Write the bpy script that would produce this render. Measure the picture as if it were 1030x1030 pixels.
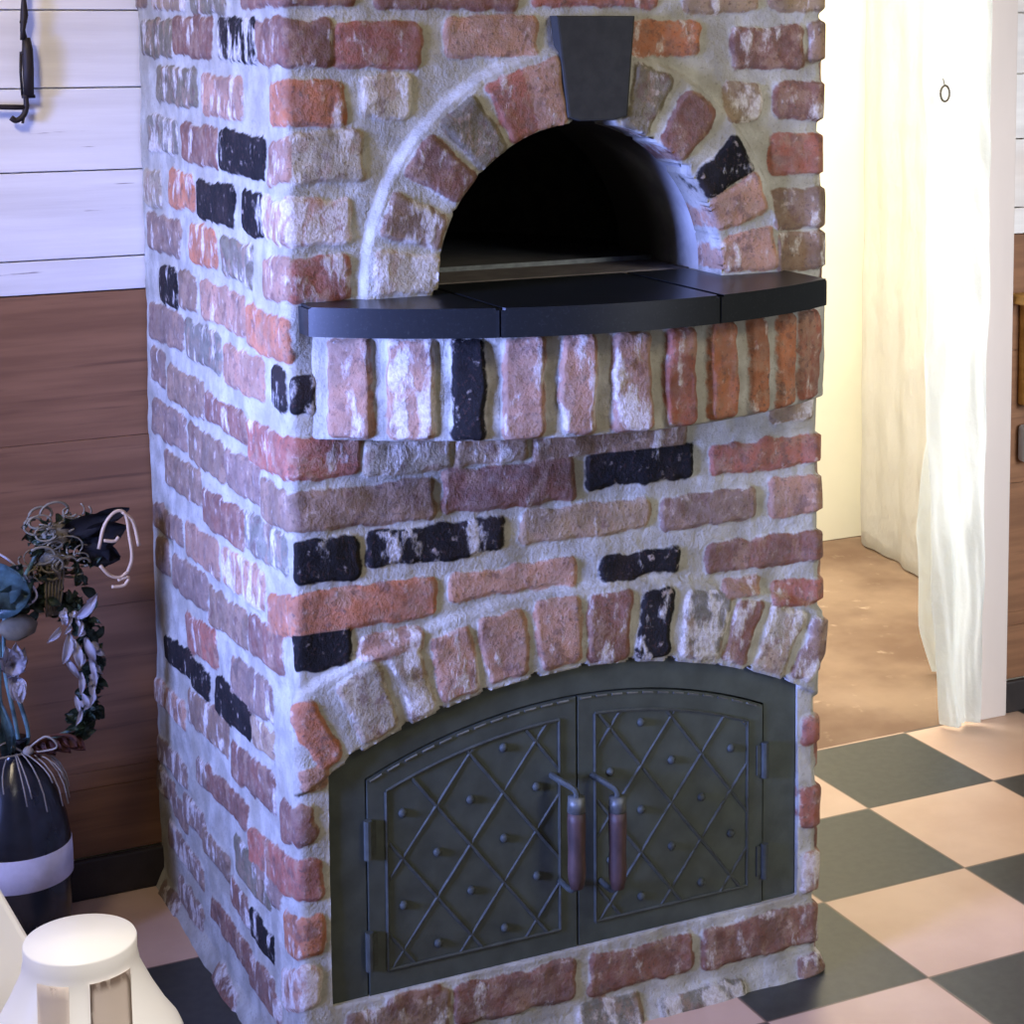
import bpy, bmesh, math, random
import numpy as np
from mathutils import Vector, Matrix, noise as mnoise
random.seed(4); rng = np.random.RandomState(4)
for o in list(bpy.data.objects): bpy.data.objects.remove(o)
SC = bpy.context.scene; COL = SC.collection
W, D = 0.78, 0.734            # oven: width of its front, depth of its side (metres)

# ------------------------------------------------------------------ camera, world, lights, exposure
cd = bpy.data.cameras.new('camera'); cam = bpy.data.objects.new('camera', cd); COL.objects.link(cam)
cam.matrix_world = Matrix([(0.890647, 0.046699, -0.452291, -0.717641), (-0.454686, 0.085081, -0.886579, -2.286282), (-0.00292, 0.995279, 0.097011, 1.371064), (0.0, 0.0, 0.0, 1.0)])
cd.sensor_width = 36; cd.sensor_fit = 'HORIZONTAL'; cd.lens = 67.8833; cd.shift_x = -0.09731; cd.shift_y = -0.28361
cd.clip_start = .05; SC.camera = cam
SC.view_settings.view_transform = 'Standard'; SC.view_settings.look = 'None'
SC.view_settings.gamma = 1; SC.view_settings.use_curve_mapping = False
SC.view_settings.exposure = -0.22
wd = bpy.data.worlds.new('world'); SC.world = wd; wd.use_nodes = True
wd.node_tree.nodes['Background'].inputs[0].default_value = (.95, .93, .95, 1)
wd.node_tree.nodes['Background'].inputs[1].default_value = .13
def area(name, loc, target, sx, sy, power, color):
    l = bpy.data.lights.new(name, 'AREA'); l.shape = 'RECTANGLE'; l.size = sx; l.size_y = sy
    l.energy = power; l.color = color
    o = bpy.data.objects.new(name, l); COL.objects.link(o); o.location = loc
    o.rotation_euler = (Vector(target) - Vector(loc)).to_track_quat('-Z', 'Y').to_euler(); return o
area('assumed_window_light', (-2.42, -.52, 1.12), (0, -.02, .86), .7, .6, 42, (.26, .35, 1.0)).data.spread = math.radians(48)  # light of an unseen window, assumed from the cool tint on the left face
area('assumed_overhead_lamp', (-1.0, -.5, 2.3), (-.25, .7, 1.45), .35, .35, 6.5, (1.0, .84, .60)).data.spread = math.radians(80)  # unseen overhead lamp, assumed from the warm tone at upper left
area('added_right_fill', (2.0, -3.4, 1.5), (1.75, .73, .75), .9, 1.2, 17, (.86, .90, 1.0)).data.spread = math.radians(50)  # unseen cool fill, added to brighten the right wall, casing and curtain
area('added_corner_fill', (-.75, -1.75, 2.3), (-.5, -1.1, .8), .3, .3, 2.6, (1.0, .94, .88)).data.spread = math.radians(55)  # overhead fill with no fitting, added to brighten the white shade and chair
area('added_passage_fill', (1.12, 1.35, .75), (2.1, 1.3, .45), .8, .9, 20, (.86, .90, 1.0))  # unseen cool fill by a solid wall, added to whiten the low sheeting
area('assumed_ceiling_lamp', (1.1, -1.7, 2.3), (.7, -.2, .7), .6, .6, 29, (1.0, .88, .68))  # lamp out of view, assumed from the warm tone on the oven front
area('assumed_passage_lamp', (1.62, 1.25, 2.28), (1.75, 1.25, 0), .7, .7, 54, (1.0, .95, .82))  # lamp out of view, assumed from the bright cream top of the passage

# ------------------------------------------------------------------ materials
def srgb(c):
    return tuple(((v/255)/12.92 if v/255 <= .04045 else ((v/255+.055)/1.055)**2.4) for v in c)
class NT:
    def __init__(s, name, rough=.6, metal=0, spec=.5):
        s.m = bpy.data.materials.new(name); s.m.use_nodes = True; s.t = s.m.node_tree
        s.b = s.t.nodes['Principled BSDF']; s.b.inputs['Roughness'].default_value = rough
        s.b.inputs['Metallic'].default_value = metal; s.b.inputs['Specular IOR Level'].default_value = spec
        s.tc = s.t.nodes.new('ShaderNodeTexCoord')
    def n(s, typ, **k):
        nd = s.t.nodes.new(typ)
        for a, v in k.items(): setattr(nd, a, v)
        return nd
    def l(s, a, b): s.t.links.new(a, b)
    def coord(s, scale=(1, 1, 1)):
        mp = s.n('ShaderNodeMapping'); mp.inputs['Scale'].default_value = scale
        s.l(s.tc.outputs['Object'], mp.inputs['Vector']); return mp.outputs[0]
    def noise(s, sc, det=4, vec=None, rough=.55):
        nd = s.n('ShaderNodeTexNoise'); nd.inputs['Scale'].default_value = sc; nd.inputs['Detail'].default_value = det
        nd.inputs['Roughness'].default_value = rough
        s.l(vec if vec is not None else s.coord(), nd.inputs['Vector']); return nd.outputs['Fac']
    def math(s, op, a, b=None, c=None, clamp=False):
        nd = s.n('ShaderNodeMath', operation=op, use_clamp=clamp)
        for i, v in enumerate((a, b, c)):
            if v is None: continue
            if isinstance(v, (int, float)): nd.inputs[i].default_value = v
            else: s.l(v, nd.inputs[i])
        return nd.outputs[0]
    def rng(s, v, a, b, c=0, d=1, smooth=True):
        nd = s.n('ShaderNodeMapRange'); nd.interpolation_type = 'SMOOTHSTEP' if smooth else 'LINEAR'
        for i, x in enumerate((v, a, b, c, d)):
            if isinstance(x, (int, float)): nd.inputs[i].default_value = x
            else: s.l(x, nd.inputs[i])
        return nd.outputs[0]
    def mix(s, f, a, b, mode='MIX'):
        nd = s.n('ShaderNodeMix', data_type='RGBA', blend_type=mode)
        for i, v in ((0, f), (6, a), (7, b)):
            if isinstance(v, (int, float)): nd.inputs[i].default_value = v
            elif isinstance(v, tuple): nd.inputs[i].default_value = (*v[:3], 1)
            else: s.l(v, nd.inputs[i])
        return nd.outputs[2]
    def attr(s, name):
        return s.n('ShaderNodeAttribute', attribute_name=name)
    def bump(s, h, strength=.4, dist=.002):
        nd = s.n('ShaderNodeBump'); nd.inputs['Strength'].default_value = strength; nd.inputs['Distance'].default_value = dist
        s.l(h, nd.inputs['Height']); s.l(nd.outputs[0], s.b.inputs['Normal'])
    def col(s, c):
        if isinstance(c, tuple): s.b.inputs['Base Color'].default_value = (*c[:3], 1)
        else: s.l(c, s.b.inputs['Base Color'])
        return s.m
def simple(name, rgb, rough=.6, metal=0, var=.18, sc=30, bump=.15, spec=.5, stretch=(1, 1, 1)):
    t = NT(name, rough, metal, spec); c = srgb(rgb)
    f = t.noise(sc, 5, t.coord(stretch))
    t.bump(f, bump, .002)
    return t.col(t.mix(t.rng(f, .25, .75), tuple(v*(1-var) for v in c), tuple(min(1, v*(1+var)) for v in c)))

def brick_material():
    t = NT('old_brick_and_mortar', .95, 0, .12)
    bc = t.attr('bcol').outputs['Color']; sd = t.attr('bsd').outputs['Fac']; sm = t.attr('bsm').outputs['Fac']
    n1 = t.noise(70, 6); n2 = t.noise(22, 4); n3 = t.noise(34, 6, t.coord((1, 1, .5)), .62); n4 = t.noise(190, 4); n5 = t.noise(9, 3)
    e = t.math('ADD', sd, t.math('ADD', t.math('MULTIPLY', t.math('SUBTRACT', n1, .5), .009), t.math('MULTIPLY', t.math('SUBTRACT', n2, .5), .012)))
    brick = t.rng(e, .0005, .0040, 1, 0)
    # lime smears and efflorescence lying over the brick
    th = t.math('MULTIPLY_ADD', sm, -.34, .66)
    smear = t.math('MULTIPLY', t.rng(n3, th, t.math('ADD', th, .12)), .75)
    var = t.rng(n2, .3, .7, .72, 1.25)
    vb = t.n('ShaderNodeCombineXYZ'); 
    for i in range(3): t.l(var, vb.inputs[i])
    b1 = t.mix(1.0, bc, vb.outputs[0], 'MULTIPLY')
    lum = t.n('ShaderNodeRGBToBW'); t.l(bc, lum.inputs[0]); lit = t.rng(lum.outputs[0], .02, .06)
    m1 = t.noise(27, 7, t.coord((1, 1, .8)), .66); m2 = t.noise(38, 6, None, .6)
    b1 = t.mix(t.math('MULTIPLY', lit, t.rng(m1, .50, .60, 0, .60)), b1, srgb((140, 112, 90)))
    b1 = t.mix(t.math('MULTIPLY', lit, t.rng(m2, .55, .64, 0, .60)), b1, srgb((84, 52, 46)))
    b1 = t.mix(t.rng(n4, .56, .68, 0, .6), b1, srgb((62, 46, 42)))
    b1 = t.mix(t.rng(n1, .60, .75, 0, .45), b1, srgb((206, 190, 176)))
    b1 = t.mix(t.rng(n5, .50, .68, 0, .55), b1, t.mix(.5, bc, srgb((64, 52, 48))))
    b1 = t.mix(t.math('MULTIPLY', lit, t.rng(n1, .2, .7, .04, .20)), b1, srgb((164, 156, 146)))
    mort = t.mix(t.rng(n2, .3, .7), srgb((136, 134, 124)), srgb((170, 169, 160)))
    mort = t.mix(t.rng(n5, .42, .66, 0, .5), mort, srgb((140, 134, 116)))
    mort = t.mix(t.rng(n4, .56, .72, 0, .4), mort, srgb((104, 98, 88)))
    lime = t.mix(t.rng(n4, .35, .65), srgb((176, 170, 160)), srgb((206, 202, 196)))
    c = t.mix(brick, mort, t.mix(smear, b1, lime))
    t.bump(t.math('ADD', t.math('MULTIPLY', n4, .7), t.math('ADD', t.math('MULTIPLY', t.noise(420, 3), .35), t.math('ADD', t.math('MULTIPLY', n1, .8), t.math('MULTIPLY', smear, .4)))), .6, .004)
    return t.col(c)
M_BRICK = brick_material()
def granite_mat():
    t = NT('black_granite', .32, 0, .5)
    f = t.noise(300, 3); t.bump(f, .05, .001)
    return t.col(t.mix(t.rng(f, .55, .75, 0, .35), srgb((22, 26, 29)), srgb((64, 66, 68))))
M_GRANITE = granite_mat()
M_KEY = simple('honed_dark_stone', (36, 37, 32), .85, var=.25, sc=60)
M_IRON = simple('blackened_iron', (66, 73, 66), .55, .35, var=.22, sc=26, bump=.5)
M_IRON2 = simple('blackened_iron_relief', (56, 61, 55), .72, .2, var=.3, sc=60, bump=.3)
M_EDGE = simple('light_grey_iron', (92, 96, 92), .5, .4, var=.3, sc=80)
M_RUST = simple('rusty_wood_grip', (62, 44, 40), .6, 0, var=.5, sc=55, bump=.5, stretch=(1, 1, .4))
M_SOOT = simple('sooty_firebrick', (62, 60, 56), .95, var=.3)
M_HEARTH = simple('hearth_firebrick', (92, 86, 80), .8, var=.25)
def plaster_mat():
    t = NT('limewashed_mouth_lining', .85, 0, .3)
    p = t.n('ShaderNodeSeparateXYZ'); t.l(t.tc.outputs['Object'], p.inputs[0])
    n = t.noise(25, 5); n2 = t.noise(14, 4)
    # soot blackens the lining inward; fading light is painted into this gradient too
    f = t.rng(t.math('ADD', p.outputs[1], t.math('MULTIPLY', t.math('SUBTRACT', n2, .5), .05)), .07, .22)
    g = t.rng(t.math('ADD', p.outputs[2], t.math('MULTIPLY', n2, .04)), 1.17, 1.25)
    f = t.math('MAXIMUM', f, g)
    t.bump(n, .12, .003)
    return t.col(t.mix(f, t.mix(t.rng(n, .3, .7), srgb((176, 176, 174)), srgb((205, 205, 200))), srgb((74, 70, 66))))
M_PLASTER = plaster_mat()
def white_board_mat():
    t = NT('white_painted_board', .6, 0, .3)
    n = t.noise(4, 5, t.coord((.35, 1, 6))); n2 = t.noise(30, 5, t.coord((.12, 1, 2.5))); n3 = t.noise(3, 3)
    c = t.mix(t.rng(n, .3, .7), srgb((205, 203, 202)), srgb((226, 225, 224)))
    c = t.mix(t.rng(n3, .55, .7, 0, .35), c, srgb((212, 190, 172)))
    c = t.mix(t.rng(n2, .69, .73, 0, .8), c, srgb((95, 80, 75)))
    t.bump(n2, .25, .003)
    return t.col(c)
M_WHITE = white_board_mat()
def brown_wood(name, a, b, dark):
    t = NT(name, .55, 0, .35)
    n = t.noise(10, 6, t.coord((.35, 1, 5))); n2 = t.noise(40, 5, t.coord((.08, 1, 2))); n3 = t.noise(3, 3, t.coord((.5, 1, 2)))
    c = t.mix(t.rng(n, .3, .7), srgb(a), srgb(b)); c = t.mix(t.rng(n2, .58, .75, 0, .6), c, srgb(dark))
    c = t.mix(t.rng(n3, .5, .75, 0, .5), c, srgb(dark))
    t.bump(n2, .25, .002); return t.col(c)
M_WOOD = brown_wood('brown_stained_wood', (116, 82, 58), (136, 98, 70), (80, 56, 42))
M_BLACKWOOD = simple('black_baseboard', (38, 32, 31), .6, var=.3)
M_TRIM = simple('white_trim_paint', (208, 198, 192), .55, var=.06, sc=6, stretch=(1, 1, .2))
M_HONEY = brown_wood('honey_wood', (176, 132, 66), (196, 152, 84), (140, 96, 48))
M_CREAM = simple('cream_passage_wall', (232, 226, 204), .8, var=.04, sc=4)
def tile_mat():
    t = NT('checker_floor_tiles', .35, 0, .4)
    g = .276; p = t.n('ShaderNodeSeparateXYZ'); t.l(t.tc.outputs['Object'], p.inputs[0])
    u = t.math('DIVIDE', t.math('SUBTRACT', p.outputs[0], 1.191), g); v = t.math('DIVIDE', t.math('SUBTRACT', p.outputs[1], .457), g)
    fu = t.math('FLOOR', u); fv = t.math('FLOOR', v)
    par = t.math('FLOORED_MODULO', t.math('ADD', fu, fv), 2)
    du = t.math('ABSOLUTE', t.math('SUBTRACT', t.math('FRACT', u), .5)); dv = t.math('ABSOLUTE', t.math('SUBTRACT', t.math('FRACT', v), .5))
    gr = t.rng(t.math('MAXIMUM', du, dv), .490, .496)
    n = t.noise(5, 4); n2 = t.noise(60, 5)
    cream = t.mix(t.rng(n, .3, .7), srgb((188, 156, 134)), srgb((202, 172, 150)))
    blk = t.mix(t.rng(n2, .3, .7), srgb((50, 51, 48)), srgb((60, 61, 57)))
    c = t.mix(t.rng(par, .4, .6), blk, cream)
    c = t.mix(t.math('MULTIPLY', gr, .8), c, srgb((104, 84, 70)))
    t.bump(t.math('SUBTRACT', 1, gr), .3, .001)
    return t.col(c)
M_TILE = tile_mat()
def earth_mat():
    t = NT('dusty_brown_floor', .9, 0, .2)
    n = t.noise(3, 5); n2 = t.noise(20, 5)
    c = t.mix(t.rng(n, .3, .7), srgb((112, 88, 70)), srgb((146, 122, 100))); c = t.mix(t.rng(n2, .6, .8, 0, .5), c, srgb((200, 176, 148)))
    return t.col(c)
M_EARTH = earth_mat()
def plastic_mat(name, rgb, trans):
    t = NT(name, .35, 0, .4); n = t.noise(14, 5, t.coord((1, 1, .6))); t.bump(n, .8, .02)
    tr = t.n('ShaderNodeBsdfTranslucent'); tr.inputs[0].default_value = (*srgb(rgb), 1)
    mx = t.n('ShaderNodeMixShader'); mx.inputs[0].default_value = trans
    t.l(t.b.outputs[0], mx.inputs[1]); t.l(tr.outputs[0], mx.inputs[2])
    t.l(mx.outputs[0], t.t.nodes['Material Output'].inputs[0])
    return t.col(srgb(rgb))
M_SHEET = plastic_mat('milky_plastic_sheeting', (236, 240, 242), .45)
M_SHEET2 = plastic_mat('cream_sheeting', (236, 232, 224), .3)

# ------------------------------------------------------------------ mesh helpers
def tag(o, label=None, cat=None, group=None, kind=None):
    for k, v in (('label', label), ('category', cat), ('group', group), ('kind', kind)):
        if v: o[k] = v
    return o
def link(name, me, m, parent=None, smooth=False):
    o = bpy.data.objects.new(name, me); COL.objects.link(o)
    if m: me.materials.append(m)
    if parent:
        o.parent = parent; o.matrix_parent_inverse = Matrix.Translation(parent.location).inverted()
    if smooth: me.polygons.foreach_set('use_smooth', [True]*len(me.polygons))
    return o
def empty(name, loc): 
    o = bpy.data.objects.new(name, None); COL.objects.link(o); o.location = loc; o.empty_display_size = .05; return o
def obj(name, bm, m, parent=None, smooth=False):
    me = bpy.data.meshes.new(name); bmesh.ops.recalc_face_normals(bm, faces=bm.faces); bm.to_mesh(me); bm.free()
    return link(name, me, m, parent, smooth)
def box(bm, x0, x1, y0, y1, z0, z1, bev=0):
    r = bmesh.ops.create_cube(bm, size=1)
    for v in r['verts']:
        v.co = Vector(((x0+x1)/2+v.co.x*(x1-x0), (y0+y1)/2+v.co.y*(y1-y0), (z0+z1)/2+v.co.z*(z1-z0)))
    if bev:
        es = {e for v in r['verts'] for e in v.link_edges}
        bmesh.ops.bevel(bm, geom=list(es), offset=bev, segments=2, affect='EDGES', profile=.5)
def tube(bm, pts, rad, seg=8, cap=True):
    pts = [Vector(p) for p in pts]; n = len(pts)
    rad = rad if isinstance(rad, (list, tuple)) else [rad]*n
    rings = []; up = Vector((.13, .21, 1)).normalized()
    for i, p in enumerate(pts):
        d = (pts[min(i+1, n-1)] - pts[max(i-1, 0)]).normalized()
        a = d.cross(up)
        if a.length < .1: a = d.cross(Vector((1, 0, 0)))
        a.normalize(); b = d.cross(a)
        rings.append([bm.verts.new(p + rad[i]*(math.cos(t)*a + math.sin(t)*b)) for t in [2*math.pi*k/seg for k in range(seg)]])
    for r0, r1 in zip(rings, rings[1:]):
        for k in range(seg): bm.faces.new((r0[k], r0[(k+1) % seg], r1[(k+1) % seg], r1[k]))
    if cap: bm.faces.new(rings[0][::-1]); bm.faces.new(rings[-1])
def spline(pts, n=8):
    P = [Vector(p) for p in pts]; P = [P[0]*2-P[1]] + P + [P[-1]*2-P[-2]]; out = []
    for i in range(1, len(P)-2):
        for k in range(n):
            t = k/n; a, b, c, d = P[i-1:i+3]
            out.append(.5*((2*b)+(c-a)*t+(2*a-5*b+4*c-d)*t*t+(3*b-a-3*c+d)*t**3))
    out.append(P[-2]); return out
def lathe(bm, prof, seg=40, c=(0, 0, 0), sx=1, sy=1):
    rings = [[bm.verts.new((c[0]+sx*r*math.cos(2*math.pi*k/seg), c[1]+sy*r*math.sin(2*math.pi*k/seg), c[2]+z)) for k in range(seg)] for r, z in prof]
    for r0, r1 in zip(rings, rings[1:]):
        for k in range(seg): bm.faces.new((r0[k], r0[(k+1) % seg], r1[(k+1) % seg], r1[k]))
    bm.faces.new(rings[0][::-1]); bm.faces.new(rings[-1])
def prism(bm, poly, y0, y1, bev=0):          # polygon in X-Z, extruded along Y
    a = [bm.verts.new((x, y0, z)) for x, z in poly]; b = [bm.verts.new((x, y1, z)) for x, z in poly]
    n = len(poly); f = bm.faces.new(a); bm.faces.new(b[::-1])
    for i in range(n): bm.faces.new((a[i], b[i], b[(i+1) % n], a[(i+1) % n]))
    if bev: bmesh.ops.bevel(bm, geom=list(f.edges), offset=bev, segments=2, affect='EDGES', profile=.6)
def blob(bm, c, r, sub=2, amp=.15, fr=8, rot=None):
    g = bmesh.ops.create_icosphere(bm, subdivisions=sub, radius=1)
    R = rot or Matrix.Identity(3)
    for v in g['verts']:
        k = 1+amp*mnoise.noise(v.co*2+Vector(c)*fr*10)
        v.co = Vector(c) + R @ Vector((v.co.x*r[0]*k, v.co.y*r[1]*k, v.co.z*r[2]*k))
def leaf(bm, base, tip, wid, normal=(0, -1, 0), cup=.25):
    b, t = Vector(base), Vector(tip); d = t-b; n = Vector(normal); s = d.cross(n).normalized()*wid; n = s.cross(d).normalized()
    rows = []
    for k in range(7):
        u = k/6; w = math.sin(math.pi*min(1, u*.93+.05))**.8
        p = b+d*u + n*(d.length*cup*math.sin(math.pi*u))
        rows.append([bm.verts.new(p + s*w*x + n*(abs(x)*wid*.5)) for x in (-1, -.5, 0, .5, 1)])
    fs = []
    for r0, r1 in zip(rows, rows[1:]):
        for k in range(4): fs.append(bm.faces.new((r0[k], r0[k+1], r1[k+1], r1[k])))
    bmesh.ops.solidify(bm, geom=fs, thickness=.0012)

# ------------------------------------------------------------------ value noise for displaced masonry
def vnoise(P, seed=0):
    i = np.floor(P).astype(np.int64); f = P-i; f = f*f*(3-2*f)
    def h(a, b, c):
        x = (a*374761393 + b*668265263 + c*2147483647 + seed*1442695041) & 0xffffffff
        x = ((x ^ (x >> 13))*1274126177) & 0xffffffff
        return ((x ^ (x >> 16)) & 0xffff)/65535.-.5
    r = 0
    for a in (0, 1):
        for b in (0, 1):
            for c in (0, 1):
                w = (f[..., 0] if a else 1-f[..., 0])*(f[..., 1] if b else 1-f[..., 1])*(f[..., 2] if c else 1-f[..., 2])
                r = r + w*h(i[..., 0]+a, i[..., 1]+b, i[..., 2]+c)
    return r
def fbm(P, sc, octs=3, seed=0):
    r = 0; a = 1
    for o in range(octs): r = r + a*vnoise(P*sc*(2**o), seed+o); a *= .5
    return r
PAL = {'R': (134, 75, 56), 'D': (104, 65, 50), 'P': (148, 110, 87), 'O': (154, 92, 58), 'K': (29, 28, 28), 'N': (109, 86, 67), 'T': (134, 113, 86), 'W': (146, 136, 112), 'V': (93, 86, 65), 'M': (110, 88, 76), 'G': (100, 98, 84)}
def brick_field(U, V, bricks):
    """bricks: (kind, smear, bl, br, tr, tl) quads -> signed distance, colour and smear of the nearest brick."""
    sd = np.full(U.shape, .05); col = np.zeros(U.shape+(3,)); col[:] = srgb((150, 130, 115)); sm = np.full(U.shape, .3)
    for b in bricks:
        kind, s = b[0], b[1]; q = np.array(b[2:10]).reshape(4, 2)
        lo, hi = q.min(0)-.05, q.max(0)+.05
        idx = np.nonzero((U > lo[0]) & (U < hi[0]) & (V > lo[1]) & (V < hi[1]))
        if not len(idx[0]): continue
        x, y = U[idx], V[idx]; e = []
        for k in range(4):
            a, c = q[k], q[(k+1) % 4]; n = np.array([c[1]-a[1], a[0]-c[0]]); n = n/np.hypot(*n); e.append((x-a[0])*n[0]+(y-a[1])*n[1])
        r = .008; A = np.maximum(e[0], e[2])+r; B = np.maximum(e[1], e[3])+r
        d = np.minimum(np.maximum(A, B), 0)+np.hypot(np.maximum(A, 0), np.maximum(B, 0))-r
        m = d < sd[idx]; ii = tuple(k[m] for k in idx)
        sd[ii] = d[m]; c = np.array(srgb(PAL[kind]))*(1+rng.uniform(-.1, .1)); col[ii] = np.clip(c, 0, 1); sm[ii] = s
    return sd, col, sm
def sheet(name, US, VS, bricks, pos, relief, parent, sdh=None, extra=None, skirt=None, lump=.0026, keep=None):
    """Masonry skin: a fine grid laid over a surface, bricks standing proud of worn mortar, with openings cut by sdh."""
    U, V = np.meshgrid(US, VS, indexing='ij'); nu, nv = U.shape
    if sdh is not None:
        h = sdh(U, V); e = 1e-4; gx = (sdh(U+e, V)-h)/e; gy = (sdh(U, V+e)-h)/e; near = np.abs(h) < .0023
        U = np.where(near, U-h*gx, U); V = np.where(near, V-h*gy, V); inside = (h < -.0023)
    P, N = pos(U, V)
    sd, col, sm = brick_field(U, V, bricks)
    sd = sd + fbm(P, 36, 2, 3)*.007
    t = np.clip((.004-sd)/.007, 0, 1); t = t*t*(3-2*t)
    rl = relief(U, V) if callable(relief) else relief
    H = rl*t + fbm(P, 28, 3, 7)*lump + fbm(P, 9, 2, 17)*.004
    if extra is not None: H = H + extra(U, V)
    P = P + N*H[..., None]
    idx = np.arange(nu*nv).reshape(nu, nv)
    q = np.stack([idx[:-1, :-1], idx[1:, :-1], idx[1:, 1:], idx[:-1, 1:]], -1).reshape(-1, 4)
    co = P.reshape(-1, 3)
    if sdh is not None:
        bad = inside.reshape(-1); q = q[~bad[q].any(1)]
        if skirt:
            ed = np.concatenate([q[:, [0, 1]], q[:, [1, 2]], q[:, [2, 3]], q[:, [3, 0]]]); key = np.sort(ed, 1); key = key[:, 0].astype(np.int64)*len(co)+key[:, 1]
            un, inv, cnt = np.unique(key, return_inverse=True, return_counts=True); be = ed[cnt[inv.reshape(-1)] == 1]
            hh = np.abs(sdh(U, V)).reshape(-1); be = be[(hh[be] < .004).all(1)]
            vs = np.unique(be); mp = -np.ones(len(co), int); lay = vs
            for dep in skirt:
                mp2 = -np.ones(len(co), int) if False else None
                base = len(co); new = co[vs].copy(); new[:, 1] = dep; cur = np.arange(base, base+len(vs))
                co = np.concatenate([co, new]); look = {int(a): i for i, a in enumerate(vs)}
                ia = np.array([look[int(a)] for a in be[:, 0]]); ib = np.array([look[int(a)] for a in be[:, 1]])
                q = np.concatenate([q, np.stack([lay[ib], lay[ia], cur[ia], cur[ib]], 1)])
                for arr in (0,):
                    sd = np.concatenate([sd.reshape(-1), sd.reshape(-1)[vs]]); col = np.concatenate([col.reshape(-1, 3), col.reshape(-1, 3)[vs]]); sm = np.concatenate([sm.reshape(-1), sm.reshape(-1)[vs]])
                lay = cur
    me = bpy.data.meshes.new(name); nf = len(q)
    me.vertices.add(len(co)); me.vertices.foreach_set('co', co.astype(np.float32).ravel())
    me.loops.add(nf*4); me.loops.foreach_set('vertex_index', q.astype(np.int32).ravel())
    me.polygons.add(nf); me.polygons.foreach_set('loop_start', (np.arange(nf)*4).astype(np.int32)); me.polygons.foreach_set('loop_total', np.full(nf, 4, np.int32))
    me.polygons.foreach_set('use_smooth', np.ones(nf, bool))
    me.update(calc_edges=True); me.validate()
    a = me.attributes.new('bcol', 'FLOAT_COLOR', 'POINT'); c4 = np.ones((len(co), 4), np.float32); c4[:, :3] = col.reshape(-1, 3); a.data.foreach_set('color', c4.ravel())
    a = me.attributes.new('bsd', 'FLOAT', 'POINT'); a.data.foreach_set('value', sd.reshape(-1).astype(np.float32))
    a = me.attributes.new('bsm', 'FLOAT', 'POINT'); a.data.foreach_set('value', sm.reshape(-1).astype(np.float32))
    return link(name, me, M_BRICK, parent)

# ------------------------------------------------------------------ the room
def struct(name, bm, m, smooth=False): return tag(obj(name, bm, m, None, smooth), kind='structure')
bm = bmesh.new(); box(bm, -2.2, 2.75, -3.6, D+.004, -.05, 0); struct('floor', bm, M_TILE)
bm = bmesh.new(); box(bm, .9, 2.75, D+.004, 2.3, -.05, -.002); struct('floor_passage', bm, M_EARTH)
DX0, DX1 = 1.08, 1.70
SEAMS = [.973, 1.026, 1.162, 1.290, 1.409, 1.54, 1.67, 1.80, 1.93, 2.06, 2.19, 2.4]
bm = bmesh.new()
for z0, z1 in zip(SEAMS, SEAMS[1:]):
    for x0, x1 in ((-2.2, DX0), (DX1, 2.75)):
        if z0 < 2.0 or 1: box(bm, x0, x1, D+.004+random.uniform(0, .002), D+.03, z0+.0010, z1-.0010, .0012)
box(bm, DX0, DX1, D+.004, D+.03, 2.08, 2.4)
struct('wall_back', bm, M_WHITE)
bm = bmesh.new()
for x0, x1 in ((-2.2, DX0), (DX1, 2.75)):
    for z0, z1 in ((.065, .176), (.176, .204), (.204, .47), (.47, .74), (.74, .972)):
        box(bm, x0, x1, D+.006+random.uniform(0, .0008), D+.03, z0+.0003, z1-.0003, .0008)
struct('trim_1', bm, M_WOOD)
bm = bmesh.new(); box(bm, -2.2, DX0, D-.008, D+.004, 0, .065, .003); box(bm, DX1+.01, 2.75, D-.008, D+.004, 0, .065, .003); struct('baseboard_back', bm, M_BLACKWOOD)
bm = bmesh.new(); box(bm, -2.2, 2.75, D+.03, D+.10, 0, 2.4)
bmesh.ops.delete(bm, geom=list(bm.verts), context='VERTS')
for x0, x1, z0 in ((-2.2, DX0, 0), (DX1, 2.75, 0), (DX0, DX1, 2.08)): box(bm, x0, x1, D+.031, D+.11, z0, 2.4)
struct('wall_passage_side', bm, M_CREAM)
# left wall with an assumed window, out of view (daylight side)
bm = bmesh.new()
wx = (-1.02, -.02); wz = (.75, 1.6)
box(bm, -2.28, -2.2, -3.6, wx[0], 0, 2.4); box(bm, -2.28, -2.2, wx[1], D+.1, 0, 2.4)
box(bm, -2.28, -2.2, wx[0], wx[1], 0, wz[0]); box(bm, -2.28, -2.2, wx[0], wx[1], wz[1], 2.4); struct('wall_left', bm, M_WHITE)
bm = bmesh.new()
for a, b, c, d in ((wx[0], wx[0]+.04, *wz), (wx[1]-.04, wx[1], *wz), (wx[0], wx[1], wz[0], wz[0]+.04), (wx[0], wx[1], wz[1]-.04, wz[1])): box(bm, -2.29, -2.19, a, b, c, d)
box(bm, -2.27, -2.24, (wx[0]+wx[1])/2-.012, (wx[0]+wx[1])/2+.012, *wz); struct('assumed_window_1', bm, M_TRIM)
bm = bmesh.new(); box(bm, -2.28, 2.75, -3.6, D+.11, 2.4, 2.46); box(bm, .9, 2.75, D+.11, 2.3, 2.4, 2.46); struct('ceiling', bm, M_WHITE)
# door casing at the right of the passage
bm = bmesh.new(); box(bm, 1.628, 1.705, D-.016, D+.004, 0, 2.08, .003); box(bm, 1.690, 1.707, D+.004, D+.11, 0, 2.08); box(bm, DX0-.06, DX0, D-.016, D+.004, 0, 2.08, .003)
box(bm, DX0-.06, 1.705, D-.016, D+.004, 2.08, 2.14, .003); struct('trim_2', bm, M_TRIM)
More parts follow.
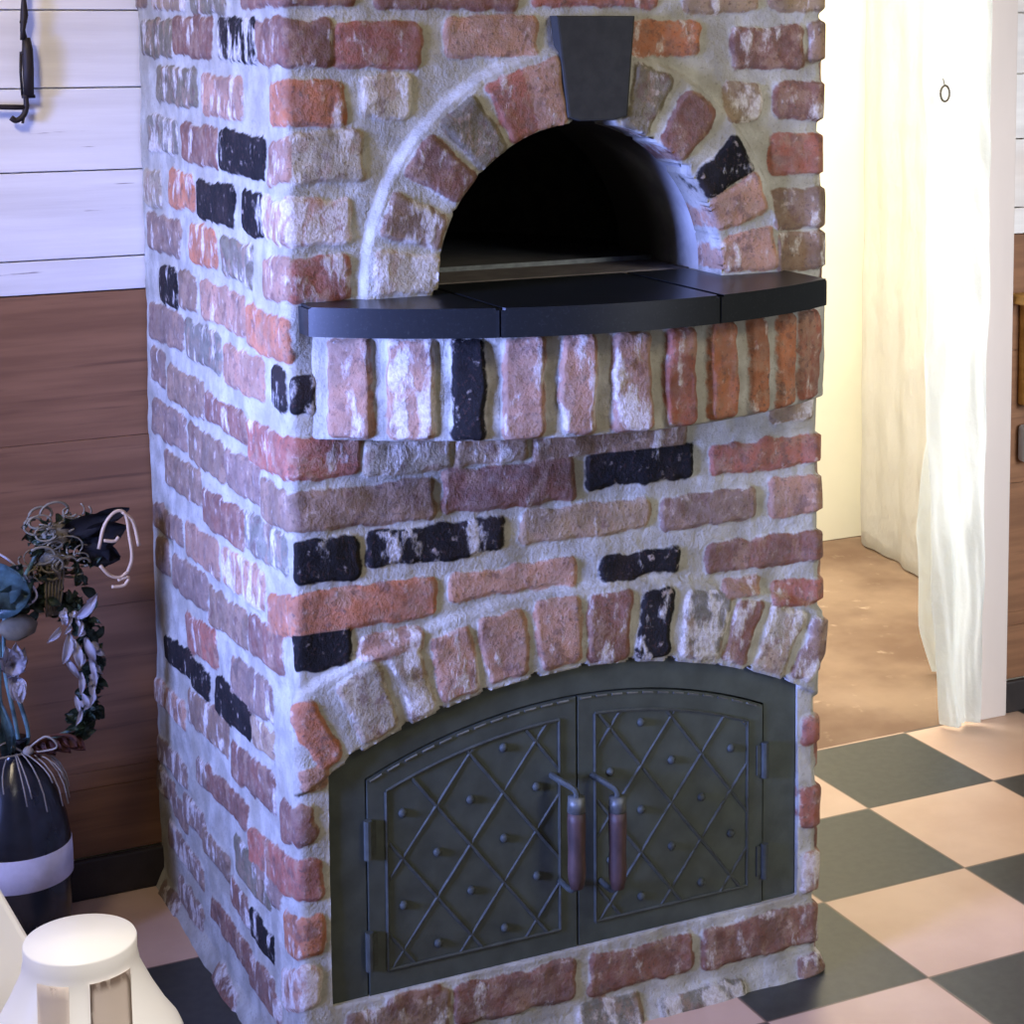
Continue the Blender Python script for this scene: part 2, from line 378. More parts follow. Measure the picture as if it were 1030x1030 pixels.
# passage walls
bm = bmesh.new(); box(bm, .9, 2.3, 2.02, 2.1, 0, 2.4); struct('wall_passage_end', bm, M_CREAM)
bm = bmesh.new(); box(bm, 1.0, 1.08, D+.11, 2.02, 0, 2.4); struct('wall_passage_left', bm, M_CREAM)
bm = bmesh.new()
for a, b in (((2.26, 2.02), (2.03, D+.11)),):
    vs = [bm.verts.new(v) for v in ((a[0], a[1], 0), (b[0], b[1], 0), (b[0]+.08, b[1], 0), (a[0]+.08, a[1], 0))]
    f = bm.faces.new(vs); r = bmesh.ops.extrude_face_region(bm, geom=[f])
    for v in r['geom']:
        if isinstance(v, bmesh.types.BMVert): v.co.z += 2.4
struct('wall_passage_right', bm, M_CREAM)

# ------------------------------------------------------------------ brick oven
BRICKS = [
  ('D', 0.25, -0.172, 1.405, 0.009, 1.407, 0.009, 1.464, -0.172, 1.465), ('D', 0.25, -0.006, 1.407, 0.09, 1.407, 0.09, 1.464, -0.006, 1.464),
  ('D', 0.2, 0.12, 1.404, 0.313, 1.404, 0.313, 1.46, 0.12, 1.46), ('R', 0.25, 0.336, 1.407, 0.518, 1.407, 0.518, 1.465, 0.336, 1.465),
  ('T', 0.45, 0.562, 1.401, 0.675, 1.401, 0.675, 1.455, 0.562, 1.455), ('T', 0.4, 0.691, 1.403, 0.93, 1.403, 0.93, 1.457, 0.691, 1.457),
  ('D', 0.35, -0.102, 1.335, 0.009, 1.333, 0.009, 1.389, -0.102, 1.388), ('D', 0.35, -0.006, 1.333, 0.061, 1.333, 0.061, 1.389, -0.006, 1.389),
  ('R', 0.25, 0.067, 1.329, 0.179, 1.329, 0.179, 1.384, 0.067, 1.384), ('P', 0.2, 0.213, 1.343, 0.34, 1.343, 0.34, 1.39, 0.213, 1.39),
  ('O', 0.4, 0.477, 1.343, 0.582, 1.343, 0.582, 1.384, 0.477, 1.384), ('D', 0.4, 0.635, 1.323, 0.748, 1.323, 0.748, 1.378, 0.635, 1.378),
  ('N', 0.3, 0.756, 1.331, 0.83, 1.331, 0.83, 1.383, 0.756, 1.383), ('O', 0.3, -0.057, 1.258, 0.009, 1.261, 0.009, 1.313, -0.057, 1.311),
  ('O', 0.3, -0.006, 1.261, 0.076, 1.261, 0.076, 1.313, -0.006, 1.313), ('W', 0.6, 0.098, 1.266, 0.163, 1.266, 0.163, 1.321, 0.098, 1.321),
  ('T', 0.6, 0.621, 1.252, 0.679, 1.252, 0.679, 1.302, 0.621, 1.302), ('D', 0.35, 0.703, 1.253, 0.93, 1.253, 0.93, 1.304, 0.703, 1.304),
  ('P', 0.3, -0.07, 1.181, 0.009, 1.194, 0.009, 1.244, -0.07, 1.234), ('P', 0.3, -0.006, 1.194, -0.001, 1.194, -0.001, 1.244, -0.006, 1.244),
  ('W', 0.4, 0.006, 1.188, 0.101, 1.188, 0.101, 1.249, 0.006, 1.249), ('R', 0.2, 0.697, 1.174, 0.93, 1.174, 0.93, 1.23, 0.697, 1.23),
  ('P', 0.75, -0.092, 1.113, 0.009, 1.113, 0.009, 1.168, -0.092, 1.166), ('P', 0.75, -0.006, 1.113, 0.083, 1.113, 0.083, 1.168, -0.006, 1.168),
  ('N', 0.25, 0.699, 1.099, 0.83, 1.099, 0.83, 1.155, 0.699, 1.155), ('P', 0.3, -0.098, 1.034, 0.009, 1.047, 0.009, 1.097, -0.098, 1.087),
  ('P', 0.3, -0.006, 1.047, -0.003, 1.047, -0.003, 1.097, -0.006, 1.097), ('R', 0.35, -0.001, 1.04, 0.08, 1.04, 0.08, 1.094, -0.001, 1.094),
  ('N', 0.4, 0.702, 1.041, 0.83, 1.041, 0.83, 1.091, 0.702, 1.091), ('K', 0.3, -0.06, 0.902, -0.01, 0.902, -0.01, 0.955, -0.06, 0.955),
  ('K', 0.5, 0.001, 0.902, 0.031, 0.902, 0.031, 0.945, 0.001, 0.945), ('R', 0.35, -0.18, 0.809, 0.009, 0.818, 0.009, 0.868, -0.18, 0.862),
  ('R', 0.35, -0.006, 0.818, 0.088, 0.818, 0.088, 0.868, -0.006, 0.868), ('W', 0.55, 0.096, 0.812, 0.216, 0.812, 0.216, 0.858, 0.096, 0.858),
  ('T', 0.45, 0.219, 0.811, 0.322, 0.811, 0.322, 0.848, 0.219, 0.848), ('N', 0.4, 0.328, 0.808, 0.563, 0.808, 0.563, 0.843, 0.328, 0.843),
  ('T', 0.6, 0.699, 0.825, 0.77, 0.825, 0.77, 0.857, 0.699, 0.857), ('N', 0.12, -0.126, 0.742, 0.009, 0.75, 0.009, 0.8, -0.126, 0.795),
  ('N', 0.12, -0.006, 0.75, 0.19, 0.75, 0.19, 0.8, -0.006, 0.8), ('D', 0.15, 0.202, 0.753, 0.39, 0.753, 0.39, 0.808, 0.202, 0.808),
  ('K', 0.08, 0.408, 0.762, 0.575, 0.762, 0.575, 0.809, 0.408, 0.809), ('R', 0.1, 0.601, 0.76, 0.93, 0.76, 0.93, 0.799, 0.601, 0.799),
  ('G', 0.35, -0.208, 0.682, -0.024, 0.689, -0.024, 0.742, -0.208, 0.735), ('K', 0.1, -0.002, 0.684, 0.085, 0.684, 0.085, 0.74, -0.002, 0.74),
  ('K', 0.45, 0.1, 0.694, 0.286, 0.694, 0.286, 0.738, 0.1, 0.738), ('T', 0.2, 0.314, 0.698, 0.503, 0.698, 0.503, 0.738, 0.314, 0.738),
  ('M', 0.12, 0.524, 0.692, 0.675, 0.692, 0.675, 0.733, 0.524, 0.733), ('P', 0.2, 0.698, 0.688, 0.93, 0.688, 0.93, 0.742, 0.698, 0.742),
  ('O', 0.12, -0.106, 0.59, 0.009, 0.62, 0.009, 0.67, -0.106, 0.642), ('O', 0.12, -0.006, 0.62, 0.193, 0.62, 0.193, 0.67, -0.006, 0.67),
  ('P', 0.15, 0.207, 0.635, 0.391, 0.635, 0.391, 0.668, 0.207, 0.668), ('K', 0.08, 0.43, 0.632, 0.55, 0.632, 0.55, 0.663, 0.43, 0.663),
  ('D', 0.08, 0.596, 0.62, 0.83, 0.62, 0.83, 0.661, 0.596, 0.661), ('K', 0.12, -0.006, 0.572, 0.072, 0.572, 0.072, 0.622, -0.006, 0.622),
  ('P', 0.5, 0.086, 0.578, 0.17, 0.578, 0.17, 0.606, 0.086, 0.606), ('P', 0.4, 0.62, 0.579, 0.679, 0.579, 0.679, 0.607, 0.62, 0.607),
  ('R', 0.15, 0.702, 0.559, 0.83, 0.559, 0.83, 0.592, 0.702, 0.592), ('P', 0.55, 0.004, 0.415, 0.038, 0.415, 0.038, 0.448, 0.004, 0.448),
  ('D', 0.3, -0.068, 0.326, 0.009, 0.348, 0.009, 0.398, -0.068, 0.379), ('D', 0.3, -0.006, 0.348, 0.021, 0.348, 0.021, 0.398, -0.006, 0.398),
  ('R', 0.15, -0.212, 0.238, 0.009, 0.272, 0.009, 0.322, -0.212, 0.291), ('R', 0.15, -0.006, 0.272, 0.03, 0.272, 0.03, 0.322, -0.006, 0.322),
  ('O', 0.35, -0.06, 0.181, 0.009, 0.198, 0.009, 0.248, -0.06, 0.234), ('O', 0.35, -0.006, 0.198, 0.03, 0.198, 0.03, 0.248, -0.006, 0.248),
  ('P', 0.7, -0.078, 0.097, 0.009, 0.132, 0.009, 0.182, -0.078, 0.15), ('P', 0.7, -0.006, 0.132, 0.025, 0.132, 0.025, 0.182, -0.006, 0.182),
  ('R', 0.3, 0.754, 0.347, 0.83, 0.347, 0.83, 0.387, 0.754, 0.387), ('R', 0.2, 0.751, 0.222, 0.93, 0.222, 0.93, 0.282, 0.751, 0.282),
  ('P', 0.5, 0.755, 0.124, 0.83, 0.124, 0.83, 0.184, 0.755, 0.184), ('D', 0.3, 0.114, 0.096, 0.188, 0.096, 0.188, 0.118, 0.114, 0.118),
  ('D', 0.25, 0.21, 0.054, 0.387, 0.054, 0.387, 0.108, 0.21, 0.108), ('D', 0.3, 0.411, 0.051, 0.572, 0.051, 0.572, 0.104, 0.411, 0.104),
  ('D', 0.35, 0.589, 0.046, 0.83, 0.046, 0.83, 0.103, 0.589, 0.103), ('N', 0.4, 0.062, 0.045, 0.203, 0.045, 0.203, 0.107, 0.062, 0.107),
  ('G', 0.5, 0.391, -0.004, 0.484, -0.004, 0.484, 0.037, 0.391, 0.037), ('G', 0.55, 0.517, -0.006, 0.652, -0.006, 0.652, 0.021, 0.517, 0.021),
  ('D', 0.5, 0.746, 0.003, 0.83, 0.003, 0.83, 0.029, 0.746, 0.029), ('N', 0.4, -0.741, 1.415, -0.664, 1.413, -0.664, 1.473, -0.741, 1.475),
  ('T', 0.5, -0.634, 1.41, -0.444, 1.406, -0.444, 1.466, -0.634, 1.47), ('V', 0.4, -0.412, 1.403, -0.246, 1.399, -0.246, 1.459, -0.412, 1.463),
  ('V', 0.4, -0.711, 1.34, -0.523, 1.338, -0.523, 1.391, -0.711, 1.393), ('D', 0.25, -0.512, 1.343, -0.315, 1.34, -0.315, 1.393, -0.512, 1.396),
  ('K', 0.6, -0.285, 1.338, -0.106, 1.336, -0.106, 1.389, -0.285, 1.391), ('V', 0.5, -0.625, 1.271, -0.393, 1.269, -0.393, 1.322, -0.625, 1.324),
  ('P', 0.4, -0.372, 1.262, -0.174, 1.261, -0.174, 1.314, -0.372, 1.315), ('G', 0.5, -0.682, 1.195, -0.52, 1.194, -0.52, 1.247, -0.682, 1.248),
  ('D', 0.3, -0.487, 1.19, -0.303, 1.189, -0.303, 1.242, -0.487, 1.243), ('K', 0.05, -0.288, 1.189, -0.087, 1.188, -0.087, 1.241, -0.288, 1.242),
  ('W', 0.5, -0.717, 1.11, -0.617, 1.11, -0.617, 1.163, -0.717, 1.163), ('O', 0.4, -0.568, 1.119, -0.428, 1.119, -0.428, 1.171, -0.568, 1.172),
  ('K', 0.05, -0.412, 1.115, -0.227, 1.114, -0.227, 1.167, -0.412, 1.167), ('K', 0.25, -0.185, 1.114, -0.096, 1.114, -0.096, 1.167, -0.185, 1.167),
  ('M', 0.3, -0.699, 1.043, -0.512, 1.044, -0.512, 1.097, -0.699, 1.096), ('O', 0.4, -0.45, 1.048, -0.319, 1.049, -0.319, 1.102, -0.45, 1.101),
  ('V', 0.45, -0.29, 1.044, -0.149, 1.044, -0.149, 1.097, -0.29, 1.097), ('K', 0.4, -0.631, 0.968, -0.536, 0.969, -0.536, 1.022, -0.631, 1.021),
  ('N', 0.2, -0.519, 0.972, -0.425, 0.973, -0.425, 1.026, -0.519, 1.025), ('P', 0.25, -0.403, 0.972, -0.186, 0.974, -0.186, 1.027, -0.403, 1.025),
  ('O', 0.2, -0.178, 0.963, 0.002, 0.965, 0.002, 1.018, -0.178, 1.016), ('M', 0.15, -0.707, 0.902, -0.508, 0.904, -0.508, 0.957, -0.707, 0.955),
  ('G', 0.35, -0.491, 0.904, -0.311, 0.905, -0.311, 0.958, -0.491, 0.957), ('P', 0.2, -0.287, 0.896, -0.103, 0.897, -0.103, 0.95, -0.287, 0.949),
  ('M', 0.3, -0.696, 0.833, -0.615, 0.833, -0.615, 0.885, -0.696, 0.886), ('N', 0.25, -0.598, 0.821, -0.401, 0.822, -0.401, 0.874, -0.598, 0.874),
  ('D', 0.4, -0.39, 0.828, -0.193, 0.828, -0.193, 0.866, -0.39, 0.866), ('M', 0.2, -0.704, 0.75, -0.505, 0.753, -0.505, 0.806, -0.704, 0.803),
  ('N', 0.15, -0.489, 0.749, -0.299, 0.752, -0.299, 0.805, -0.489, 0.802), ('M', 0.25, -0.289, 0.75, -0.135, 0.753, -0.135, 0.806, -0.289, 0.803),
  ('N', 0.3, -0.636, 0.681, -0.423, 0.688, -0.423, 0.741, -0.636, 0.734), ('D', 0.3, -0.414, 0.669, -0.213, 0.677, -0.213, 0.73, -0.414, 0.722),
  ('M', 0.15, -0.715, 0.596, -0.537, 0.606, -0.537, 0.644, -0.715, 0.634), ('P', 0.2, -0.52, 0.596, -0.336, 0.606, -0.336, 0.659, -0.52, 0.649),
  ('P', 0.6, -0.316, 0.606, -0.126, 0.617, -0.126, 0.67, -0.316, 0.659), ('M', 0.1, -0.708, 0.531, -0.626, 0.537, -0.626, 0.59, -0.708, 0.584),
  ('M', 0.1, -0.603, 0.527, -0.409, 0.54, -0.409, 0.593, -0.603, 0.58), ('N', 0.25, -0.4, 0.527, -0.209, 0.541, -0.209, 0.594, -0.4, 0.58),
  ('D', 0.15, -0.195, 0.542, -0.049, 0.553, -0.049, 0.606, -0.195, 0.595), ('R', 0.3, -0.528, 0.453, -0.363, 0.466, -0.363, 0.519, -0.528, 0.506),
  ('M', 0.3, -0.287, 0.458, -0.097, 0.472, -0.097, 0.525, -0.287, 0.511), ('K', 0.2, -0.666, 0.397, -0.51, 0.408, -0.51, 0.447, -0.666, 0.435),
  ('K', 0.2, -0.505, 0.399, -0.411, 0.405, -0.411, 0.444, -0.505, 0.437), ('K', 0.1, -0.373, 0.404, -0.199, 0.416, -0.199, 0.47, -0.373, 0.457),
  ('T', 0.4, -0.186, 0.418, -0.092, 0.425, -0.092, 0.463, -0.186, 0.456), ('P', 0.6, -0.746, 0.305, -0.547, 0.319, -0.547, 0.357, -0.746, 0.344),
  ('N', 0.4, -0.527, 0.338, -0.306, 0.354, -0.306, 0.407, -0.527, 0.391), ('D', 0.3, -0.287, 0.338, -0.096, 0.351, -0.096, 0.404, -0.287, 0.391),
  ('M', 0.55, -0.729, 0.213, -0.544, 0.221, -0.544, 0.259, -0.729, 0.251), ('D', 0.1, -0.433, 0.267, -0.214, 0.281, -0.214, 0.319, -0.433, 0.305),
  ('V', 0.3, -0.288, 0.199, -0.128, 0.204, -0.128, 0.257, -0.288, 0.252), ('M', 0.55, -0.677, 0.093, -0.471, 0.091, -0.471, 0.129, -0.677, 0.132),
  ('M', 0.5, -0.572, 0.177, -0.457, 0.179, -0.457, 0.217, -0.572, 0.215), ('K', 0.35, -0.215, 0.137, -0.115, 0.136, -0.115, 0.174, -0.215, 0.175),
  ('D', 0.5, -0.323, 0.141, -0.225, 0.141, -0.225, 0.179, -0.323, 0.179), ('D', 0.4, -0.428, 0.071, -0.23, 0.069, -0.23, 0.107, -0.428, 0.109),
  ('M', 0.5, -0.622, 0.025, -0.476, 0.026, -0.476, 0.064, -0.622, 0.063), ('D', 0.45, -0.231, 0.06, -0.085, 0.059, -0.085, 0.097, -0.231, 0.098),
  ('M', 0.6, -0.569, -0.051, -0.433, -0.047, -0.433, -0.009, -0.569, -0.013), ('M', 0.5, -0.735, 0.162, -0.633, 0.163, -0.633, 0.201, -0.735, 0.2),
  ('N', 0.4, -0.459, 0.163, -0.331, 0.164, -0.331, 0.202, -0.459, 0.201), ('M', 0.45, -0.634, 0.151, -0.551, 0.151, -0.551, 0.189, -0.634, 0.189),
  ('D', 0.5, -0.387, -0.015, -0.275, -0.013, -0.275, 0.025, -0.387, 0.023), ('M', 0.45, -0.2, 0.222, -0.074, 0.227, -0.074, 0.265, -0.2, 0.26),
  ('M', 0.5, -0.483, 0.261, -0.417, 0.265, -0.417, 0.303, -0.483, 0.299), ('D', 0.5, -0.201, 0.073, -0.119, 0.072, -0.119, 0.11, -0.201, 0.111),
  ('M', 0.5, -0.702, -0.02, -0.602, -0.018, -0.602, 0.02, -0.702, 0.018),
]
UPPER = [('W', 0.5, 174.4), ('N', 0.35, 159.7), ('D', 0.25, 143.3), ('V', 0.2, 127.8), ('R', 0.2, 113.3), ('P', 0.4, 102.9), ('V', 0.4, 69.2), ('D', 0.12, 52.6), ('K', 0.25, 33.7), ('P', 0.25, 21.6), ('P', 0.4, 5.9)]
LOWER = [('O', 0.02, 116.95, 114.71), ('W', 0.35, 112.71, 108.75), ('W', 0.6, 107.62, 105.09), ('P', 0.4, 104.09, 100.44), ('P', 0.2, 99.49, 95.46), ('P', 0.15, 94.18, 90.05), ('D', 0.5, 89.04, 84.94), ('K', 0.35, 83.82, 80.77), ('G', 0.6, 79.28, 74.61), ('D', 0.3, 74.1, 71.23), ('W', 0.5, 70.11, 66.43), ('M', 0.4, 65.39, 62.84)]
SOLDIERS = [('P', 0.35, -39.62, -34.55), ('P', 0.7, -32.25, -26.88), ('K', 0.2, -24.75, -20.95), ('P', 0.3, -18.47, -13.9), ('P', 0.5, -11.45, -7.45), ('P', 0.5, -5.0, -0.2), ('R', 0.2, 1.9, 6.15), ('O', 0.15, 8.48, 12.75), ('O', 0.35, 15.23, 18.43), ('O', 0.15, 20.88, 23.98), ('R', 0.2, 25.4, 29.88)]

OV = empty('brick_oven', (W/2, D/2, 0))
tag(OV, 'old brick pizza oven with granite shelf and arched iron firebox doors', 'oven')
RC = .010
def rnd_bricks():
    """courses that run out of the photograph's sight: above the frame and round the far side"""
    out = []; cs = .0707; ks = 'RDPNRDMPKTD'
    for k in range(0, 25):
        z = .012+cs*k
        rngs = [(W+.16 if k % 2 else W+.06, W+D-.11)]
        if z > 1.46: rngs = [(-D+.01, W+D-.11)]
        for a, b in rngs:
            u = a + (0 if k % 2 else -.05)
            while u < b:
                w = random.choice((.20, .20, .20, .10)); out.append((random.choice(ks), random.uniform(.1, .5), u, z+.008, u+w, z+.008, u+w, z+.062, u, z+.062)); u += w+.014
    return out
def ring_quads(ringlist, cx, cz, r0, r1, half=None):
    out = []
    for b in ringlist:
        if half is not None: a0, a1 = b[2]+half, b[2]-half
        else: a0, a1 = b[2], b[3]
        a0, a1 = math.radians(a0), math.radians(a1)
        p = [(cx+r*math.cos(a), cz+r*math.sin(a)) for r, a in ((r0, a0), (r0, a1), (r1, a1), (r1, a0))]
        out.append((b[0], b[1], *[c for q in p for c in q]))
    return out
UC = (.403, 1.045, .213, .302); LC = (.395, -.279, .803, .908)
FRONT = BRICKS + rnd_bricks() + ring_quads(UPPER, UC[0], UC[1], .212, .296, 5.7) + ring_quads(LOWER, LC[0], LC[1], .806, .897)
def bump_at(ang, lst, half, soft):
    r = np.zeros(ang.shape)
    for b in lst:
        c = b[2] if half else (b[2]+b[3])/2; h = half if half else (b[2]-b[3])/2
        r = np.maximum(r, np.clip((h+soft-np.abs(ang-c))/soft, 0, 1))
    return r
def hole(U, V):
    x, z = U-UC[0], V-UC[1]; r = np.hypot(x, z); a = np.degrees(np.arctan2(z, x))
    up = np.maximum(np.where(z > -.0, r, np.abs(x)) - (UC[2]+.004-.007*bump_at(a, UPPER, 7.0, 2.5)), 1.022-V)
    x2, z2 = U-LC[0], V-LC[1]; r2 = np.hypot(x2, z2); a2 = np.degrees(np.arctan2(z2, x2))
    lo = np.maximum.reduce([.041-U, U-.748, .122-V, r2-(LC[2]+.003-.008*bump_at(a2, LOWER, None, .5))])
    return np.minimum(up, lo)
def front_extra(U, V):
    x, z = U-UC[0], V-UC[1]; r = np.hypot(x, z)
    e = .012*np.clip((.312-r)/.008, 0, 1)*(z > -.03)
    x2, z2 = U-LC[0], V-LC[1]; r2 = np.hypot(x2, z2)
    e = e + .008*np.clip((.915-r2)/.008, 0, 1)*np.clip((r2-.795)/.002, 0, 1)*(U > -.004)*(U < W+.03)*(V > .40)
    e = e + .012*np.clip((.03-V)/.03, 0, 1)
    return e
def oven_pos(U, V):
    P = np.zeros(U.shape+(3,)); N = np.zeros(U.shape+(3,))
    P[..., 0] = np.clip(U, 0, W); P[..., 1] = np.where(U < 0, -U, np.where(U > W, U-W, 0)); P[..., 2] = V
    N[..., 0] = np.where(U < 0, -1, np.where(U > W, 1, 0)); N[..., 1] = np.where((U >= 0) & (U <= W), -1, 0)
    for c, sgn in ((0, -1), (W, 1)):
        m = np.abs(U-c) < RC; t = ((U-c)/RC+1)/2*math.pi/2
        if sgn < 0: nx, ny = -np.cos(t), -np.sin(t); cx = RC
        else: nx, ny = np.sin(t), -np.cos(t); cx = W-RC
        P[..., 0] = np.where(m, cx+RC*nx, P[..., 0]); P[..., 1] = np.where(m, RC+RC*ny, P[..., 1])
        N[..., 0] = np.where(m, nx, N[..., 0]); N[..., 1] = np.where(m, ny, N[..., 1])
    return P, N
US = np.concatenate([np.arange(-D, -.03, .0035), np.arange(-.03, W+.04, .003), np.arange(W+.043, W+D, .014), [W+D]])
VS = np.concatenate([np.arange(0, 1.46, .003), np.arange(1.463, 1.80, .010)])
def rel(U, V): return .0042+.005*np.clip((U-W+.03)/.03, 0, 1)
sheet('brickwork', US, VS, FRONT, oven_pos, rel, OV, sdh=hole, extra=front_extra, skirt=[.02, .055])
bm = bmesh.new(); box(bm, .004, W-.004, .004, D, 1.79, 1.80); obj('mortar_cap', bm, M_HEARTH, OV)

# curved soldier course carrying the shelf
SO, SR = (.426, .443), .5945
def sold_pos(U, V):      # V < 0: underside running back to the wall
    a = U/SR; rr = SR + np.minimum(V, 0)*1.0
    P = np.stack([SO[0]+rr*np.sin(a), SO[1]-rr*np.cos(a), .868+np.maximum(V, 0)], -1)
    N = np.stack([np.sin(a), -np.cos(a), np.zeros_like(a)], -1)*np.clip((V+.02)/.02, 0, 1)[..., None]; return P, N
sq = []
for k, s, a0, a1 in SOLDIERS:
    u0, u1 = math.radians(a0)*SR, math.radians(a1)*SR; sq.append((k, s, u0, .004, u1, .004, u1, .128, u0, .128))
sheet('soldier_course', np.arange(math.radians(-42)*SR, math.radians(33)*SR, .0027), np.concatenate([np.arange(-.18, -.01, .012), np.arange(-.01, .136, .003)]), sq, sold_pos, .011, OV, lump=.005)
# granite shelf in three pieces
HO, HR = (.413, .4206), .611
seams = [-.715, -.328, .161, .532]
for k, (a0, a1) in enumerate(zip(seams, seams[1:])):
    bm = bmesh.new(); g = .0012
    n = 44; arc = [(HO[0]+HR*math.sin(a0+(a1-a0)*i/n), HO[1]-HR*math.cos(a0+(a1-a0)*i/n)) for i in range(n+1)]
    arc[0] = (arc[0][0]+(g if k else 0), arc[0][1]); arc[-1] = (arc[-1][0]-g, arc[-1][1])
    x0, x1 = arc[0][0], arc[-1][0]
    yb = .085 if k == 1 else .0
    poly = arc + ([(x1, .03), (.617, .03), (.617, yb)] if False else [(x1, .085 if k < 2 else .03), (x0, .085 if k else .03)])
    if k == 0: poly = arc + [(x1, .085), (.192, .085), (.192, .03), (x0, .03)]
    if k == 2: poly = arc + [(x1, .03), (.612, .03), (.612, .085), (x0, .085)]
    a = [bm.verts.new((x, y, 1.0035)) for x, y in poly]; b = [bm.verts.new((x, y, 1.04)) for x, y in poly]; N = len(poly)
    bm.faces.new(a[::-1]); f = bm.faces.new(b)
    for i in range(N): bm.faces.new((a[i], a[(i+1) % N], b[(i+1) % N], b[i]))
    bmesh.ops.bevel(bm, geom=[e for e in f.edges], offset=.003, segments=2, affect='EDGES')
    obj('shelf_slab', bm, M_GRANITE, OV)
# keystone
bm = bmesh.new(); prism(bm, [(.3595, 1.394), (.4745, 1.394), (.4635, 1.262), (.4435, 1.257), (.393, 1.257), (.3765, 1.262)], -.020, .05, .003); obj('keystone', bm, M_KEY, OV)
# mouth lining, hearth and chamber
def tunnel(name, r, y0, y1, m, zc=1.045, n=48, zb=1.03):
    bm = bmesh.new(); ny = max(2, int((y1-y0)/.02)); rows = []
    for j in range(ny+1):
        y = y0+(y1-y0)*j/ny; row = [bm.verts.new((UC[0]-r, y, zb))]
        for i in range(n+1):
            a = math.pi-math.pi*i/n; k = 1+.003*mnoise.noise(Vector((math.cos(a)*3, y*9, math.sin(a)*3)))
            row.append(bm.verts.new((UC[0]+r*k*math.cos(a), y, zc+r*k*math.sin(a))))
        row.append(bm.verts.new((UC[0]+r, y, zb))); rows.append(row)
    for r0, r1 in zip(rows, rows[1:]):
        for i in range(len(r0)-1): bm.faces.new((r0[i], r1[i], r1[i+1], r0[i+1]))
    return obj(name, bm, m, OV, True)
tunnel('mouth_lining', .2145, .012, .305, M_PLASTER)
bm = bmesh.new()                                         # throat ring, then the domed chamber
n = 40; A = [(UC[0]+.2145*math.cos(math.pi*i/n), 1.045+.2145*math.sin(math.pi*i/n)) for i in range(n+1)]
B = [(UC[0]+.02+.24*math.cos(math.pi*i/n), 1.045+.225*math.sin(math.pi*i/n)) for i in range(n+1)]
ra = [bm.verts.new((x, .305, z)) for x, z in A]; rb = [bm.verts.new((x, .33, z)) for x, z in B]
rings = [ra, rb]
for t in (.3, .6, .85, 1):
    s = math.cos(t*math.pi/2)*.9+.1; rings.append([bm.verts.new((UC[0]+(x-UC[0])*s, .33+.34*math.sin(t*math.pi/2), 1.045+(z-1.045)*s)) for x, z in B])
for r0, r1 in zip(rings, rings[1:]):
    for i in range(n): bm.faces.new((r0[i], r0[i+1], r1[i+1], r1[i]))
bm.faces.new(rings[-1]); obj('fire_chamber', bm, M_SOOT, OV, True)
bm = bmesh.new(); box(bm, .19, .616, .0865, .2, 1.0, 1.041, .002); obj('hearth_sill', bm, M_HEARTH, OV)
bm = bmesh.new(); box(bm, .17, .64, .2, .66, 1.0, 1.046, .002); obj('hearth_floor', bm, M_SOOT, OV)
bm = bmesh.new(); box(bm, .19, .616, .1975, .2, 1.041, 1.0475); obj('hearth_strip', bm, M_EDGE, OV)
# firebox: plate, two doors with quilted lattice, studs, grips
def arc_pts(R, x0, x1, n=40): return [(x0+(x1-x0)*i/n, LC[1]+math.sqrt(R*R-(x0+(x1-x0)*i/n-LC[0])**2)) for i in range(n+1)]
bm = bmesh.new()
ou = [(.039, .12)] + arc_pts(.812, .039, .750) + [(.750, .12)]; inn = [(.0915, .12)] + arc_pts(.757, .0915, .6935) + [(.6935, .12)]
ly = []
for pts, y in ((ou, .006), (inn, .006), (inn, .03), (ou, .03)): ly.append([bm.verts.new((x, y, z)) for x, z in pts])
for k in range(4):
    a, b = ly[k], ly[(k+1) % 4]
    for i in range(len(a)-1): bm.faces.new((a[i], a[i+1], b[i+1], b[i]))
for i in (0, -1): bm.faces.new([l[i] for l in ly])
obj('arched_frame', bm, M_IRON, OV)
bm = bmesh.new(); prism(bm, [(.05, .121)] + arc_pts(.80, .05, .74) + [(.74, .121)], .03, .036); obj('back_plate', bm, M_SOOT, OV)
